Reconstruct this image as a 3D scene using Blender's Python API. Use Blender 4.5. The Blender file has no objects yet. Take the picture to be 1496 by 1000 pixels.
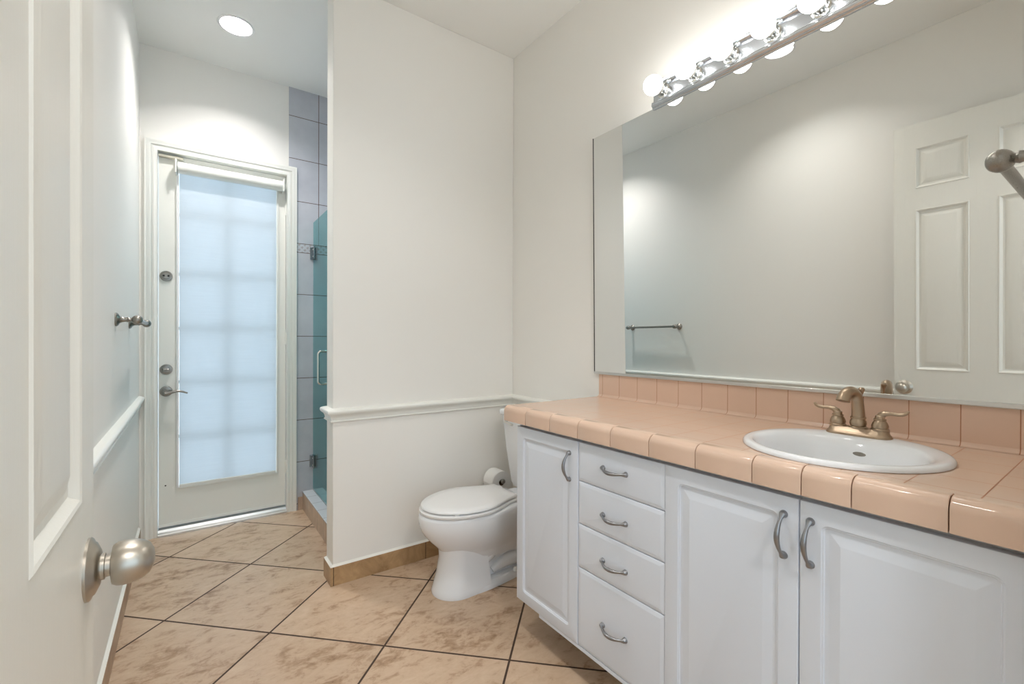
import bpy, bmesh, math, random
from mathutils import Vector, Matrix

scene = bpy.context.scene
COL = scene.collection
random.seed(4)
PI = math.pi

# ------------------------------------------------------------------ camera
YAW, PITCH, ROLL = 0.61997, -0.00312, 0.00293
cam_data = bpy.data.cameras.new('camera')
cam_data.sensor_width = 36.0
cam_data.lens = 663.338 / 1496.0 * 36.0
cam_data.clip_start = 0.01
cam = bpy.data.objects.new('camera', cam_data)
COL.objects.link(cam)
_R = Vector((math.cos(YAW), -math.sin(YAW), 0))
_F = Vector((math.sin(YAW), math.cos(YAW), 0))
_U = Vector((0, 0, 1))
_F2 = _F * math.cos(PITCH) + _U * math.sin(PITCH)
_U2 = _U * math.cos(PITCH) - _F * math.sin(PITCH)
_R3 = _R * math.cos(ROLL) + _U2 * math.sin(ROLL)
_U3 = _U2 * math.cos(ROLL) - _R * math.sin(ROLL)
cam.matrix_world = Matrix(((_R3.x, _U3.x, -_F2.x, -1.70732),
                           (_R3.y, _U3.y, -_F2.y, -2.38025),
                           (_R3.z, _U3.z, -_F2.z, 1.23564),
                           (0, 0, 0, 1)))
scene.camera = cam

# ------------------------------------------------------------------ colour management, world, light levels
scene.view_settings.view_transform = 'Standard'
scene.view_settings.look = 'None'
scene.view_settings.exposure = 0.79
scene.view_settings.gamma = 1.0
scene.view_settings.use_curve_mapping = False
scene.cycles.use_denoising = True
scene.cycles.max_bounces = 16
scene.cycles.diffuse_bounces = 8
scene.cycles.glossy_bounces = 6
scene.cycles.transparent_max_bounces = 16
scene.cycles.sample_clamp_indirect = 6.0

world = bpy.data.worlds.new('daylight')
scene.world = world
world.use_nodes = True
_bg = world.node_tree.nodes['Background']
_bg.inputs[0].default_value = (0.69, 0.845, 1.0, 1)
_bg.inputs[1].default_value = 1.46

BULB_E = 14.0          # vanity globes
CAN_E = 235.0           # recessed downlights (lens discs)

# ------------------------------------------------------------------ room dimensions (metres)
W, D, H = 1.95, 1.2098, 3.0525          # left wall x=-W, far wall y=D, ceiling z=H
S, T = 1.1149, 0.1176                    # partition: end x=-S, thickness T
YB = -2.29                               # wall with the doorway, behind the camera
CTOP, CBOT, CFRONT = 0.9545, 0.8912, -0.593
CEND = -0.7602                           # left end of the counter
HY = 0.0


# ================================================================== helpers: nodes
def srgb(r, g, b):
    def f(c):
        c /= 255.0
        return c / 12.92 if c <= 0.04045 else ((c + 0.055) / 1.055) ** 2.4
    return (f(r), f(g), f(b), 1.0)


class NT:
    def __init__(self, name):
        self.mat = bpy.data.materials.new(name)
        self.mat.use_nodes = True
        self.t = self.mat.node_tree
        self.bsdf = self.t.nodes['Principled BSDF']
        self.out = self.t.nodes['Material Output']

    def n(self, typ, **kw):
        nd = self.t.nodes.new(typ)
        for k, v in kw.items():
            setattr(nd, k, v)
        return nd

    def put(self, sock, v):
        if isinstance(v, bpy.types.NodeSocket):
            self.t.links.new(v, sock)
        else:
            sock.default_value = v

    def m(self, op, a, b=0.0, c=None):
        nd = self.n('ShaderNodeMath', operation=op)
        self.put(nd.inputs[0], a)
        self.put(nd.inputs[1], b)
        if c is not None:
            self.put(nd.inputs[2], c)
        return nd.outputs[0]

    def mix(self, f, a, b):
        nd = self.n('ShaderNodeMix', data_type='RGBA')
        self.put(nd.inputs[0], f)
        self.put(nd.inputs[6], a)
        self.put(nd.inputs[7], b)
        return nd.outputs[2]

    def xyz(self):
        tc = self.n('ShaderNodeTexCoord')
        sp = self.n('ShaderNodeSeparateXYZ')
        self.t.links.new(tc.outputs['Object'], sp.inputs[0])
        return sp.outputs[0], sp.outputs[1], sp.outputs[2], tc.outputs['Object']

    def noise(self, scale, detail=3.0, rough=0.55, vec=None, stretch=None, dist=0.0):
        nd = self.n('ShaderNodeTexNoise')
        nd.inputs['Scale'].default_value = scale
        nd.inputs['Detail'].default_value = detail
        nd.inputs['Roughness'].default_value = rough
        nd.inputs['Distortion'].default_value = dist
        if vec is None:
            vec = self.n('ShaderNodeTexCoord').outputs['Object']
        if stretch:
            mp = self.n('ShaderNodeMapping')
            mp.inputs['Scale'].default_value = stretch
            self.t.links.new(vec, mp.inputs[0])
            vec = mp.outputs[0]
        self.t.links.new(vec, nd.inputs['Vector'])
        return nd.outputs[0]

    def ramp(self, f, stops):
        nd = self.n('ShaderNodeValToRGB')
        els = nd.color_ramp.elements
        els[0].position, els[0].color = stops[0]
        els[1].position, els[1].color = stops[-1]
        for p_, c_ in stops[1:-1]:
            e = els.new(p_)
            e.color = c_
        self.put(nd.inputs[0], f)
        return nd.outputs[0]

    def bump(self, h, strength=0.2, dist=0.002):
        nd = self.n('ShaderNodeBump')
        nd.inputs['Strength'].default_value = strength
        nd.inputs['Distance'].default_value = dist
        self.put(nd.inputs['Height'], h)
        self.t.links.new(nd.outputs[0], self.bsdf.inputs['Normal'])

    def line(self, coord, pitch, off, halfw):
        """1 on a grout line, 0 on the tile; lines at off + n*pitch."""
        u = self.m('DIVIDE', self.m('SUBTRACT', coord, off), pitch)
        d = self.m('ABSOLUTE', self.m('SUBTRACT', u, self.m('ROUND', u)))
        return self.m('LESS_THAN', self.m('MULTIPLY', d, pitch), halfw)

    def set(self, **kw):
        names = dict(color='Base Color', rough='Roughness', metal='Metallic', spec='Specular IOR Level',
                     coat='Coat Weight', coat_rough='Coat Roughness', aniso='Anisotropic', ior='IOR')
        for k, v in kw.items():
            self.put(self.bsdf.inputs[names[k]], v)
        return self.mat


def paint(name, rgb, rough=0.55, bump=0.06, bscale=180.0):
    t = NT(name)
    t.set(color=srgb(*rgb), rough=rough)
    if bump:
        t.bump(t.noise(bscale, 3.0), bump, 0.001)
    return t.mat


def metal(name, rgb, rough=0.28, brushed=None):
    t = NT(name)
    t.set(color=srgb(*rgb), rough=rough, metal=1.0)
    if brushed:
        n = t.noise(60.0, 2.0, stretch=brushed)
        t.put(t.bsdf.inputs['Roughness'], t.m('MULTIPLY_ADD', n, 0.25, rough - 0.12))
    return t.mat


# ------------------------------------------------------------------ materials
M = {}
M['wall'] = paint('wall_paint', (237, 235, 230), 0.5, 0.08, 140)
M['ceiling'] = paint('ceiling_paint', (239, 239, 236), 0.7, 0.05)
M['trim'] = paint('trim_enamel', (234, 234, 228), 0.3, 0.02, 60)
M['cabinet'] = paint('cabinet_thermofoil', (217, 223, 233), 0.32, 0.0)
M['carcass'] = paint('cabinet_box', (205, 206, 208), 0.5, 0.0)
M['white_plastic'] = paint('white_plastic', (236, 236, 236), 0.28, 0.0)
M['beige_plastic'] = paint('beige_plastic', (205, 200, 184), 0.4, 0.0)
M['paper'] = paint('toilet_paper', (236, 236, 234), 0.9, 0.25, 300)
M['dark'] = paint('dark_recess', (30, 28, 26), 0.6, 0.0)
M['caulk'] = paint('white_caulk', (232, 230, 222), 0.45, 0.1, 80)
M['nickel'] = metal('brushed_nickel', (150, 146, 139), 0.30, (4, 4, 60))
M['knob'] = metal('satin_nickel_knob', (186, 179, 168), 0.36)
M['pewter'] = metal('pewter_pull', (150, 150, 152), 0.3)
M['champagne'] = metal('champagne_nickel', (176, 156, 134), 0.33)
M['chrome'] = metal('polished_chrome', (222, 220, 214), 0.07)
M['bar_chrome'] = metal('satin_chrome', (206, 211, 217), 0.20)
M['darkmetal'] = metal('dark_chrome', (140, 150, 156), 0.16)
M['aluminium'] = metal('aluminium', (214, 214, 212), 0.3)
t = NT('mirror_silver'); t.set(color=srgb(229, 230, 228), rough=0.0, metal=1.0); M['mirror'] = t.mat
t = NT('porcelain'); t.set(color=srgb(233, 235, 238), rough=0.09, spec=0.55, coat=0.3, coat_rough=0.03); M['porcelain'] = t.mat


def door_paint():
    t = NT('door_enamel')
    t.set(color=srgb(229, 227, 219), rough=0.34)
    n = t.noise(9.0, 4.0, 0.6, stretch=(14, 14, 0.55), dist=0.6)
    t.bump(n, 0.45, 0.002)
    return t.mat


M['door'] = door_paint()


def floor_mat():
    t = NT('floor_tile')
    x, y, z, vec = t.xyz()
    a = t.m('DIVIDE', t.m('ADD', x, 1.4262), 0.3655)
    b = t.m('DIVIDE', t.m('ADD', y, 0.2338), 0.3592)
    u = t.m('MULTIPLY', t.m('ADD', a, b), 0.5)
    v = t.m('MULTIPLY', t.m('SUBTRACT', a, b), 0.5)

    def ln(c):
        d = t.m('ABSOLUTE', t.m('SUBTRACT', c, t.m('ROUND', c)))
        return t.m('LESS_THAN', t.m('MULTIPLY', d, 0.5125), 0.0042)
    mask = t.m('MAXIMUM', ln(u), ln(v))
    cell = t.n('ShaderNodeCombineXYZ')
    t.put(cell.inputs[0], t.m('FLOOR', u)); t.put(cell.inputs[1], t.m('FLOOR', v))
    wn = t.n('ShaderNodeTexWhiteNoise'); t.t.links.new(cell.outputs[0], wn.inputs['Vector'])
    shift = t.n('ShaderNodeVectorMath', operation='MULTIPLY_ADD')
    t.t.links.new(wn.outputs['Color'], shift.inputs[0]); shift.inputs[1].default_value = (9, 9, 9)
    t.t.links.new(vec, shift.inputs[2])
    sv = shift.outputs[0]
    rot = t.n('ShaderNodeMapping'); rot.inputs['Rotation'].default_value = (0, 0, 0.6)
    rot.inputs['Scale'].default_value = (1.0, 1.7, 1.0)
    t.t.links.new(sv, rot.inputs[0])
    n1 = t.noise(3.2, 5.0, 0.62, vec=rot.outputs[0], dist=0.8)
    n2 = t.noise(14.0, 5.0, 0.7, vec=rot.outputs[0], dist=0.5)
    n3 = t.noise(70.0, 2.0, 0.6, vec=sv)
    f = t.m('MULTIPLY_ADD', n2, 0.55, t.m('MULTIPLY', n1, 0.5))
    f = t.m('MULTIPLY_ADD', n3, 0.08, f)
    c = t.ramp(f, [(0.37, srgb(112, 84, 60)), (0.465, srgb(160, 130, 102)), (0.55, srgb(190, 163, 137)), (0.74, srgb(204, 180, 155))])
    hsv = t.n('ShaderNodeHueSaturation')
    t.put(hsv.inputs['Value'], t.m('MULTIPLY_ADD', wn.outputs['Value'], 0.10, 0.95))
    t.put(hsv.inputs['Color'], c)
    t.set(color=t.mix(mask, hsv.outputs[0], srgb(62, 43, 30)),
          rough=t.m('MULTIPLY_ADD', mask, 0.4, t.m('MULTIPLY_ADD', n2, 0.2, 0.22)))
    t.bump(t.m('SUBTRACT', t.m('MULTIPLY', n2, 0.15), mask), 0.35, 0.002)
    return t.mat


M['floor'] = floor_mat()


def base_tile_mat(name, c1, c2, seam_axis, seam_pitch, seam_off, rough=0.35):
    t = NT(name)
    x, y, z, vec = t.xyz()
    n = t.noise(9.0, 5.0, 0.65, dist=0.7)
    c = t.ramp(n, [(0.3, srgb(*c1)), (0.7, srgb(*c2))])
    mask = t.line({'x': x, 'y': y}[seam_axis], seam_pitch, seam_off, 0.0018)
    t.set(color=t.mix(mask, c, srgb(66, 46, 32)), rough=rough)
    t.bump(t.m('MULTIPLY', mask, -1.0), 0.4, 0.002)
    return t.mat


M['base_x'] = base_tile_mat('base_tile', (138, 105, 70), (188, 155, 115), 'x', 0.50, -0.612)
M['base_y'] = base_tile_mat('base_tile_side', (142, 112, 84), (186, 156, 128), 'y', 0.50, 0.40)
M['curb_face'] = base_tile_mat('curb_face_tile', (176, 152, 132), (200, 178, 158), 'y', 0.155, 1.0425)


def counter_mat(name, axes, pitch, offs, hw=0.0011):
    t = NT(name)
    x, y, z, vec = t.xyz()
    m = None
    for ax, p_, o_ in zip(axes, pitch, offs):
        l = t.line({'x': x, 'y': y, 'z': z}[ax], p_, o_, hw)
        m = l if m is None else t.m('MAXIMUM', m, l)
    n = t.noise(5.0, 3.0)
    c = t.mix(n, srgb(213, 183, 162), srgb(220, 191, 170))
    if m is None:
        t.set(color=c, rough=0.16, spec=0.5)
    else:
        t.set(color=t.mix(m, c, srgb(166, 116, 86)), rough=t.m('MULTIPLY_ADD', m, 0.5, 0.16))
        t.bump(t.m('MULTIPLY_ADD', m, -1.0, t.m('MULTIPLY', n, 0.3)), 0.35, 0.0012)
    return t.mat


M['peach'] = counter_mat('peach_glazed_tile', '', (), ())
M['peach_top'] = counter_mat('peach_counter_tile', 'xy', (0.1085, 0.1085), (-0.523, -0.8937 - 0.012))
M['peach_splash'] = counter_mat('peach_backsplash_tile', 'y', (0.1085,), (-0.8937,))
M['grout'] = paint('brown_grout', (104, 70, 50), 0.8, 0.1)


def shower_tile(name, ax):
    t = NT(name)
    x, y, z, vec = t.xyz()
    c0 = x if ax == 'x' else y
    low = t.m('LESS_THAN', z, 1.908)
    # rows: above and below the border strip
    hi_rows = t.line(z, 0.3045, 1.9365, 0.0022)
    lo_rows = t.line(z, 0.3045, 1.8715, 0.0022)
    rows = t.m('ADD', t.m('MULTIPLY', low, lo_rows), t.m('MULTIPLY', t.m('SUBTRACT', 1.0, low), hi_rows))
    border = t.m('MULTIPLY', t.m('GREATER_THAN', z, 1.8715), t.m('LESS_THAN', z, 1.9365))
    v_hi = t.line(c0, 0.3045, -0.917, 0.0022)
    v_lo = t.line(c0, 0.3045, -0.84, 0.0022)
    vert = t.m('ADD', t.m('MULTIPLY', low, v_lo), t.m('MULTIPLY', t.m('SUBTRACT', 1.0, low), v_hi))
    vert = t.m('MULTIPLY', vert, t.m('SUBTRACT', 1.0, border))
    mask = t.m('MAXIMUM', rows, vert)
    n = t.noise(4.0, 4.0, 0.6)
    c = t.ramp(n, [(0.3, srgb(180, 182, 190)), (0.7, srgb(198, 200, 206))])
    wave = t.n('ShaderNodeTexMagic', turbulence_depth=2)
    wave.inputs['Scale'].default_value = 34.0
    t.t.links.new(vec, wave.inputs[0])
    orn = t.m('MULTIPLY', border, t.m('GREATER_THAN', wave.outputs[1], 0.62))
    c = t.mix(t.m('MULTIPLY', orn, 0.55), c, srgb(150, 134, 128))
    t.set(color=t.mix(mask, c, srgb(92, 70, 60)), rough=t.m('MULTIPLY_ADD', mask, 0.5, 0.2))
    t.bump(t.m('MULTIPLY', mask, -1.0), 0.3, 0.0015)
    return t.mat


M['shower_x'] = shower_tile('shower_wall_tile', 'x')
M['shower_y'] = shower_tile('shower_side_tile', 'y')


def plain_grid(name, rgb, pitch, off, grout=(120, 110, 108)):
    t = NT(name)
    x, y, z, vec = t.xyz()
    m = t.m('MAXIMUM', t.line(x, pitch, off[0], 0.0016), t.line(y, pitch, off[1], 0.0016))
    t.set(color=t.mix(m, srgb(*rgb), srgb(*grout)), rough=0.22)
    return t.mat


M['curb_top'] = plain_grid('curb_top_tile', (206, 206, 210), 0.155, (-0.80, 1.0425))
M['shower_floor'] = plain_grid('shower_floor_tile', (205, 200, 200), 0.052, (0, 0))


def glass_mat(name, tint, rough=0.0, ior=1.45):
    """thin pane: tinted straight-through light plus a clear surface reflection"""
    t = NT(name)
    tr = t.n('ShaderNodeBsdfTransparent'); tr.inputs[0].default_value = tint
    gl = t.n('ShaderNodeBsdfGlossy'); gl.inputs['Roughness'].default_value = rough
    fr = t.n('ShaderNodeFresnel'); fr.inputs[0].default_value = ior
    mx = t.n('ShaderNodeMixShader')
    geo = t.n('ShaderNodeNewGeometry')
    t.put(fr.inputs[0], t.m('ADD', t.m('MULTIPLY', geo.outputs['Backfacing'], 1.0 / ior - ior), ior))
    t.t.links.new(fr.outputs[0], mx.inputs[0])
    t.t.links.new(tr.outputs[0], mx.inputs[1]); t.t.links.new(gl.outputs[0], mx.inputs[2])
    t.t.links.new(mx.outputs[0], t.out.inputs[0])
    return t.mat


M['clear_glass'] = glass_mat('clear_glass', (0.95, 0.97, 0.97, 1))
M['teal_glass'] = glass_mat('green_shower_glass', (0.60, 0.88, 0.87, 1), 0.02)


def shade_mat(name, col, stretch):
    t = NT(name)
    n = t.noise(1.0, 4.0, 0.6, stretch=stretch)
    c = t.mix(n, tuple(k * 0.90 for k in col[:3]) + (1,), col)
    tl = t.n('ShaderNodeBsdfTranslucent'); t.t.links.new(c, tl.inputs[0])
    df = t.n('ShaderNodeBsdfDiffuse'); t.t.links.new(c, df.inputs[0])
    mx = t.n('ShaderNodeMixShader'); mx.inputs[0].default_value = 0.35
    t.t.links.new(tl.outputs[0], mx.inputs[1]); t.t.links.new(df.outputs[0], mx.inputs[2])
    t.t.links.new(mx.outputs[0], t.out.inputs[0])
    return t.mat


M['shade'] = shade_mat('roller_shade_fabric', (0.80, 0.82, 0.835, 1), (5, 5, 190))
M['frosted'] = shade_mat('frosted_glass', (0.88, 0.93, 0.95, 1), (20, 20, 20))


def emit(name, rgb, strength):
    t = NT(name)
    e = t.n('ShaderNodeEmission')
    e.inputs[0].default_value = (*rgb, 1); e.inputs[1].default_value = strength
    t.t.links.new(e.outputs[0], t.out.inputs[0])
    return t.mat


M['bulb'] = emit('lit_globe_glass', (1.0, 0.985, 0.955), BULB_E)
M['can'] = emit('lit_downlight_lens', (1.0, 0.985, 0.96), CAN_E)
M['can_far'] = emit('lit_far_downlight_lens', (1.0, 0.97, 0.955), 360.0)
M['hall_fill'] = emit('hall_fill_dome', (1.0, 0.95, 0.92), 44.0)  # added fill source on the unseen hall ceiling
M['shower_fill'] = emit('shower_fill_lens', (0.76, 0.89, 1.0), 58.0)  # cool fill added inside the shower, out of view


# ================================================================== helpers: meshes
class MB:
    def __init__(self):
        self.bm = bmesh.new()

    def box(self, x0, x1, y0, y1, z0, z1):
        v = [self.bm.verts.new((x, y, z)) for x in (x0, x1) for y in (y0, y1) for z in (z0, z1)]
        for f in ((0, 1, 3, 2), (4, 6, 7, 5), (0, 4, 5, 1), (2, 3, 7, 6), (0, 2, 6, 4), (1, 5, 7, 3)):
            self.bm.faces.new([v[i] for i in f])
        return self

    def rings(self, rings, cap0=True, cap1=True, closed=False):
        """loft through rings of equal vertex count"""
        vs = [[self.bm.verts.new(p) for p in r] for r in rings]
        n = len(vs[0])
        pairs = list(zip(vs[:-1], vs[1:]))
        if closed:
            pairs.append((vs[-1], vs[0]))
        for a, b in pairs:
            for i in range(n):
                j = (i + 1) % n
                try:
                    self.bm.faces.new((a[i], a[j], b[j], b[i]))
                except ValueError:
                    pass
        if not closed:
            if cap0:
                self.bm.faces.new(list(reversed(vs[0])))
            if cap1:
                self.bm.faces.new(vs[-1])
        return self

    def lathe(self, prof, o=(0, 0, 0), d=(0, 0, 1), n=28, cap0=True, cap1=True):
        d = Vector(d).normalized()
        a = d.orthogonal().normalized()
        b = d.cross(a)
        o = Vector(o)
        rings = []
        for r, h in prof:
            r = max(r, 0.0002)
            rings.append([o + d * h + (a * math.cos(2 * PI * k / n) + b * math.sin(2 * PI * k / n)) * r for k in range(n)])
        return self.rings(rings, cap0, cap1)

    def tube(self, pts, rad, n=14, flat=1.0, up=None, cap=True):
        pts = [Vector(p) for p in pts]
        if not hasattr(rad, '__len__'):
            rad = [rad] * len(pts)
        rings = []
        a = None
        for i, p in enumerate(pts):
            q0 = pts[max(i - 1, 0)]; q1 = pts[min(i + 1, len(pts) - 1)]
            d = (q1 - q0).normalized()
            if a is None:
                a = (Vector(up) if up else d.orthogonal())
            a = (a - d * a.dot(d)).normalized()
            b = d.cross(a)
            rings.append([p + (a * math.cos(2 * PI * k / n) * flat + b * math.sin(2 * PI * k / n)) * rad[i] for k in range(n)])
        return self.rings(rings, cap, cap)

    def sphere(self, c, r, nu=28, nv=18, sx=1, sy=1, sz=1):
        c = Vector(c)
        rings = []
        for i in range(nv + 1):
            th = PI * i / nv
            rr = max(math.sin(th), 0.002)
            rings.append([c + Vector((math.cos(2 * PI * k / nu) * rr * r * sx, math.sin(2 * PI * k / nu) * rr * r * sy,
                                      -math.cos(th) * r * sz)) for k in range(nu)])
        return self.rings(rings)

    def panel(self, x0, x1, z0, z1, prof, four=False, back=True):
        """front of a panel facing -y: nested rounded rectangles (inset, radius, y)"""
        rings = []
        for ins, r, y in prof:
            a, b, c, d = x0 + ins, x1 - ins, z0 + ins, z1 - ins
            if four:
                pts = [(a, c), (b, c), (b, d), (a, d)]
            else:
                r = max(r, 0.0004)
                pts = []
                for cx, cz, s in ((b - r, c + r, -0.5), (b - r, d - r, 0.0), (a + r, d - r, 0.5), (a + r, c + r, 1.0)):
                    for k in range(7):
                        an = PI * (s + 0.5 * k / 6)
                        pts.append((cx + r * math.cos(an), cz + r * math.sin(an)))
            rings.append([(p[0], y, p[1]) for p in pts])
        return self.rings(rings, back, True)

    def sweep(self, path, prof, fmap, closed_prof=True):
        """mitred sweep: path points (u,v); prof points (d,h), d is the offset to the left of the path"""
        n = len(path)
        rings = []
        for i, p in enumerate(path):
            p = Vector(p)
            d0 = (p - Vector(path[i - 1])).normalized() if i else None
            d1 = (Vector(path[i + 1]) - p).normalized() if i < n - 1 else None
            if d0 is None: d0 = d1
            if d1 is None: d1 = d0
            n0 = Vector((-d0.y, d0.x)); n1 = Vector((-d1.y, d1.x))
            m = (n0 + n1); m = m / max(m.dot(n0), 1e-6)
            rings.append([fmap(p.x + m.x * d, p.y + m.y * d, h) for d, h in prof])
        return self.rings(rings)

    def clean(self):
        bmesh.ops.remove_doubles(self.bm, verts=self.bm.verts, dist=1e-6)
        bmesh.ops.recalc_face_normals(self.bm, faces=self.bm.faces)
        return self


def obj(name, mb, mat, parent=None, loc=None, rot=None, bevel=0.0, smooth=True, ang=38, subsurf=0, seg=2):
    mb.clean()
    me = bpy.data.meshes.new(name)
    mb.bm.to_mesh(me)
    mb.bm.free()
    if smooth:
        me.shade_smooth()
        me.set_sharp_from_angle(angle=math.radians(ang))
    o = bpy.data.objects.new(name, me)
    COL.objects.link(o)
    for mm in (mat if isinstance(mat, (list, tuple)) else [mat]):
        me.materials.append(M[mm] if isinstance(mm, str) else mm)
    if parent is not None:
        o.parent = parent
    if loc:
        o.location = loc
    if rot:
        o.rotation_euler = rot
    if bevel:
        md = o.modifiers.new('edge', 'BEVEL')
        md.width = bevel; md.segments = seg; md.limit_method = 'ANGLE'; md.angle_limit = math.radians(50)
    if subsurf:
        md = o.modifiers.new('subdivision', 'SUBSURF')
        md.levels = md.render_levels = subsurf
    return o


def tag(o, label=None, cat=None, group=None, kind=None):
    if label: o['label'] = label
    if cat: o['category'] = cat
    if group: o['group'] = group
    if kind: o['kind'] = kind
    return o


def thing(name, label, cat, loc=(0, 0, 0), rotz=0.0, group=None, kind=None):
    o = bpy.data.objects.new(name, None)
    o.empty_display_size = 0.1
    COL.objects.link(o)
    o.location = loc
    o.rotation_euler = (0, 0, rotz)
    return tag(o, label, cat, group, kind)


def struct(name, mb, mat, label, cat, **kw):
    return tag(obj(name, mb, mat, **kw), label, cat, kind='structure')


def copy_tree(o, parent=None):
    c = o.copy()
    COL.objects.link(c)
    if parent is not None:
        c.parent = parent
    for ch in list(o.children):
        copy_tree(ch, c)
    return c


ident = lambda u, v, h: (u, v, h)

# ================================================================== room shell
YH = -4.4      # far end of the hall behind the doorway
XH0, XH1 = -3.1, 0.9
# floor: bathroom and hall, down to the outside of the walls
struct('floor', MB().box(-3.2, 1.0, YH - 0.1, D + 0.14, -0.12, 0.0), 'floor',
       'beige stone-look floor tiles laid diagonally with dark grout', 'floor', smooth=False)

# ceiling with two round cut-outs for the recessed lights, built as a sheet with holes
CANS = [(-1.481, 0.690, 0.082), (-1.433, -1.006, 0.082), (-0.48, 0.690, 0.082)]  # last one serves the added shower light


def ceiling_mesh():
    mb = MB()
    x0, x1 = -3.2, 1.0
    y0, y1 = YH - 0.1, D + 0.14
    n = 48
    hs = 0.2
    ys = [y0]
    rows = [CANS[1:2], [CANS[0], CANS[2]]]
    for row in rows:
        ys += [row[0][1] - hs, row[0][1] + hs]
    ys.append(y1)
    for a, b in zip(ys[::2], ys[1::2]):
        mb.bm.faces.new([mb.bm.verts.new(p) for p in ((x0, a, H), (x1, a, H), (x1, b, H), (x0, b, H))])
    for row in rows:
        cy = row[0][1]
        xs = [x0] + [v for c in row for v in (c[0] - hs, c[0] + hs)] + [x1]
        for a, b in zip(xs[::2], xs[1::2]):
            mb.bm.faces.new([mb.bm.verts.new(p) for p in ((a, cy - hs, H), (b, cy - hs, H), (b, cy + hs, H), (a, cy + hs, H))])
    for cx, cy, r in [(c[0], row[0][1], c[2]) for row in rows for c in row]:
        inner, outer, up = [], [], []
        for k in range(n):
            an = 2 * PI * k / n
            c, s = math.cos(an), math.sin(an)
            q = hs / max(abs(c), abs(s))
            inner.append((cx + r * c, cy + r * s, H)); outer.append((cx + q * c, cy + q * s, H))
            up.append((cx + r * c, cy + r * s, H + 0.14))
        mb.rings([outer, inner, up], False, False)
    # upper side
    mb.box(x0, x1, y0, y1, H + 0.15, H + 0.2)
    return mb


struct('ceiling', ceiling_mesh(), 'ceiling', 'flat white ceiling with a recessed light near the far door', 'ceiling', smooth=False)

# left wall (bathroom), far wall with the glazed door's opening, vanity wall, partition, doorway wall, hall walls
struct('wall_left', MB().box(-W - 0.12, -W, YB, D + 0.14, 0, H), 'wall', 'long cream wall on the left behind the open white door', 'wall', smooth=False)
OX0, OX1, OZ = -1.875, -1.117, 2.432          # rough opening in the far wall
mb = MB()
mb.box(-W, OX0, D, D + 0.14, 0, H).box(OX1, 0.0, D, D + 0.14, 0, H).box(OX0, OX1, D, D + 0.14, OZ, H)
struct('wall_far', mb, 'wall', 'far cream wall around the glazed door', 'wall', smooth=False)
mb = MB()
WY0, WY1, WZ0, WZ1 = 0.40, 1.00, 1.75, 2.45    # opening for the added, unseen shower window
mb.box(0, 0.12, YB - 0.12, WY0, 0, H).box(0, 0.12, WY1, D + 0.14, 0, H)
mb.box(0, 0.12, WY0, WY1, 0, WZ0).box(0, 0.12, WY0, WY1, WZ1, H)
struct('wall_right', mb, 'wall', 'cream wall behind the wide mirror and vanity lights', 'wall', smooth=False)
struct('wall_partition', MB().box(-S, 0.0, 0, T, 0, H), 'wall', 'cream partition wall between the toilet and the shower', 'wall', bevel=0.004)
mb = MB()
mb.box(-W - 0.12, -1.895, YB - 0.12, YB, 0, H).box(-0.70, 0.0, YB - 0.12, YB, 0, H).box(-1.895, -0.70, YB - 0.12, YB, 2.50, H)
struct('wall_back', mb, 'wall', 'cream wall with the doorway the photo is taken from', 'wall', smooth=False)
mb = MB()
mb.box(XH0 - 0.1, XH0, YH, YB - 0.12, 0, H).box(XH1, XH1 + 0.1, YH, YB - 0.12, 0, H).box(XH0 - 0.1, -2.95, YH - 0.1, YH, 0, H).box(0.25, XH1 + 0.1, YH - 0.1, YH, 0, H)
mb.box(-2.95, 0.25, YH - 0.1, YH, 0, 0.30).box(-2.95, 0.25, YH - 0.1, YH, 2.70, H)
mb.box(XH0, -W - 0.12, YB - 0.12, YB - 0.02, 0, H).box(0.12, XH1, YB - 0.12, YB - 0.02, 0, H)
struct('wall_hall', mb, 'wall', 'cream walls of the hall behind the doorway', 'wall', smooth=False)

win = thing('added_window_2', 'wide unseen window added at the end of the hall as daylight fill', 'window', (-1.35, YH, 0), kind='structure')  # added behind the camera so soft daylight fills the room
mb = MB()
for x in (-1.6, -0.03, 1.54):
    mb.box(x, x + 0.06, -0.08, -0.01, 0.30, 2.70)
for a, b in ((-1.54, -0.03), (0.03, 1.54)):
    mb.box(a, b, -0.08, -0.01, 0.30, 0.36).box(a, b, -0.08, -0.01, 2.64, 2.70)
obj('window_frame', mb, 'trim', win, smooth=False)
obj('glass_pane', MB().box(-1.54, 1.54, -0.05, -0.045, 0.36, 2.64), 'clear_glass', win, smooth=False)

# shower linings
mb = MB().box(-1.1181, -0.006, D - 0.007, D, 0, H)
struct('wall_shower_back', mb, 'shower_x', 'pale grey shower tile with brown grout beside the glazed door', 'tiled wall', smooth=False)
mb = MB()
mb.box(-0.006, 0, T, WY0, 0, H).box(-0.006, 0, WY1, D - 0.007, 0, H).box(-0.006, 0, WY0, WY1, 0, WZ0).box(-0.006, 0, WY0, WY1, WZ1, H)
mb.box(-0.93, -0.006, T, T + 0.007, 0, H)
struct('wall_shower_side', mb, 'shower_y', 'tiled inner walls of the shower behind the partition', 'tiled wall', smooth=False)
win = thing('added_window_1', 'clear unseen window added behind the partition to light the shower', 'window', (0, 0, 0), kind='structure')  # added out of view; gives the bluish tiles their cool daylight
mb = MB()
mb.box(0.0, 0.11, WY0, WY0 + 0.03, WZ0, WZ1).box(0.0, 0.11, WY1 - 0.03, WY1, WZ0, WZ1)
mb.box(0.0, 0.11, WY0 + 0.03, WY1 - 0.03, WZ0, WZ0 + 0.03).box(0.0, 0.11, WY0 + 0.03, WY1 - 0.03, WZ1 - 0.03, WZ1)
obj('window_frame', mb, 'trim', win, smooth=False)
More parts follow.
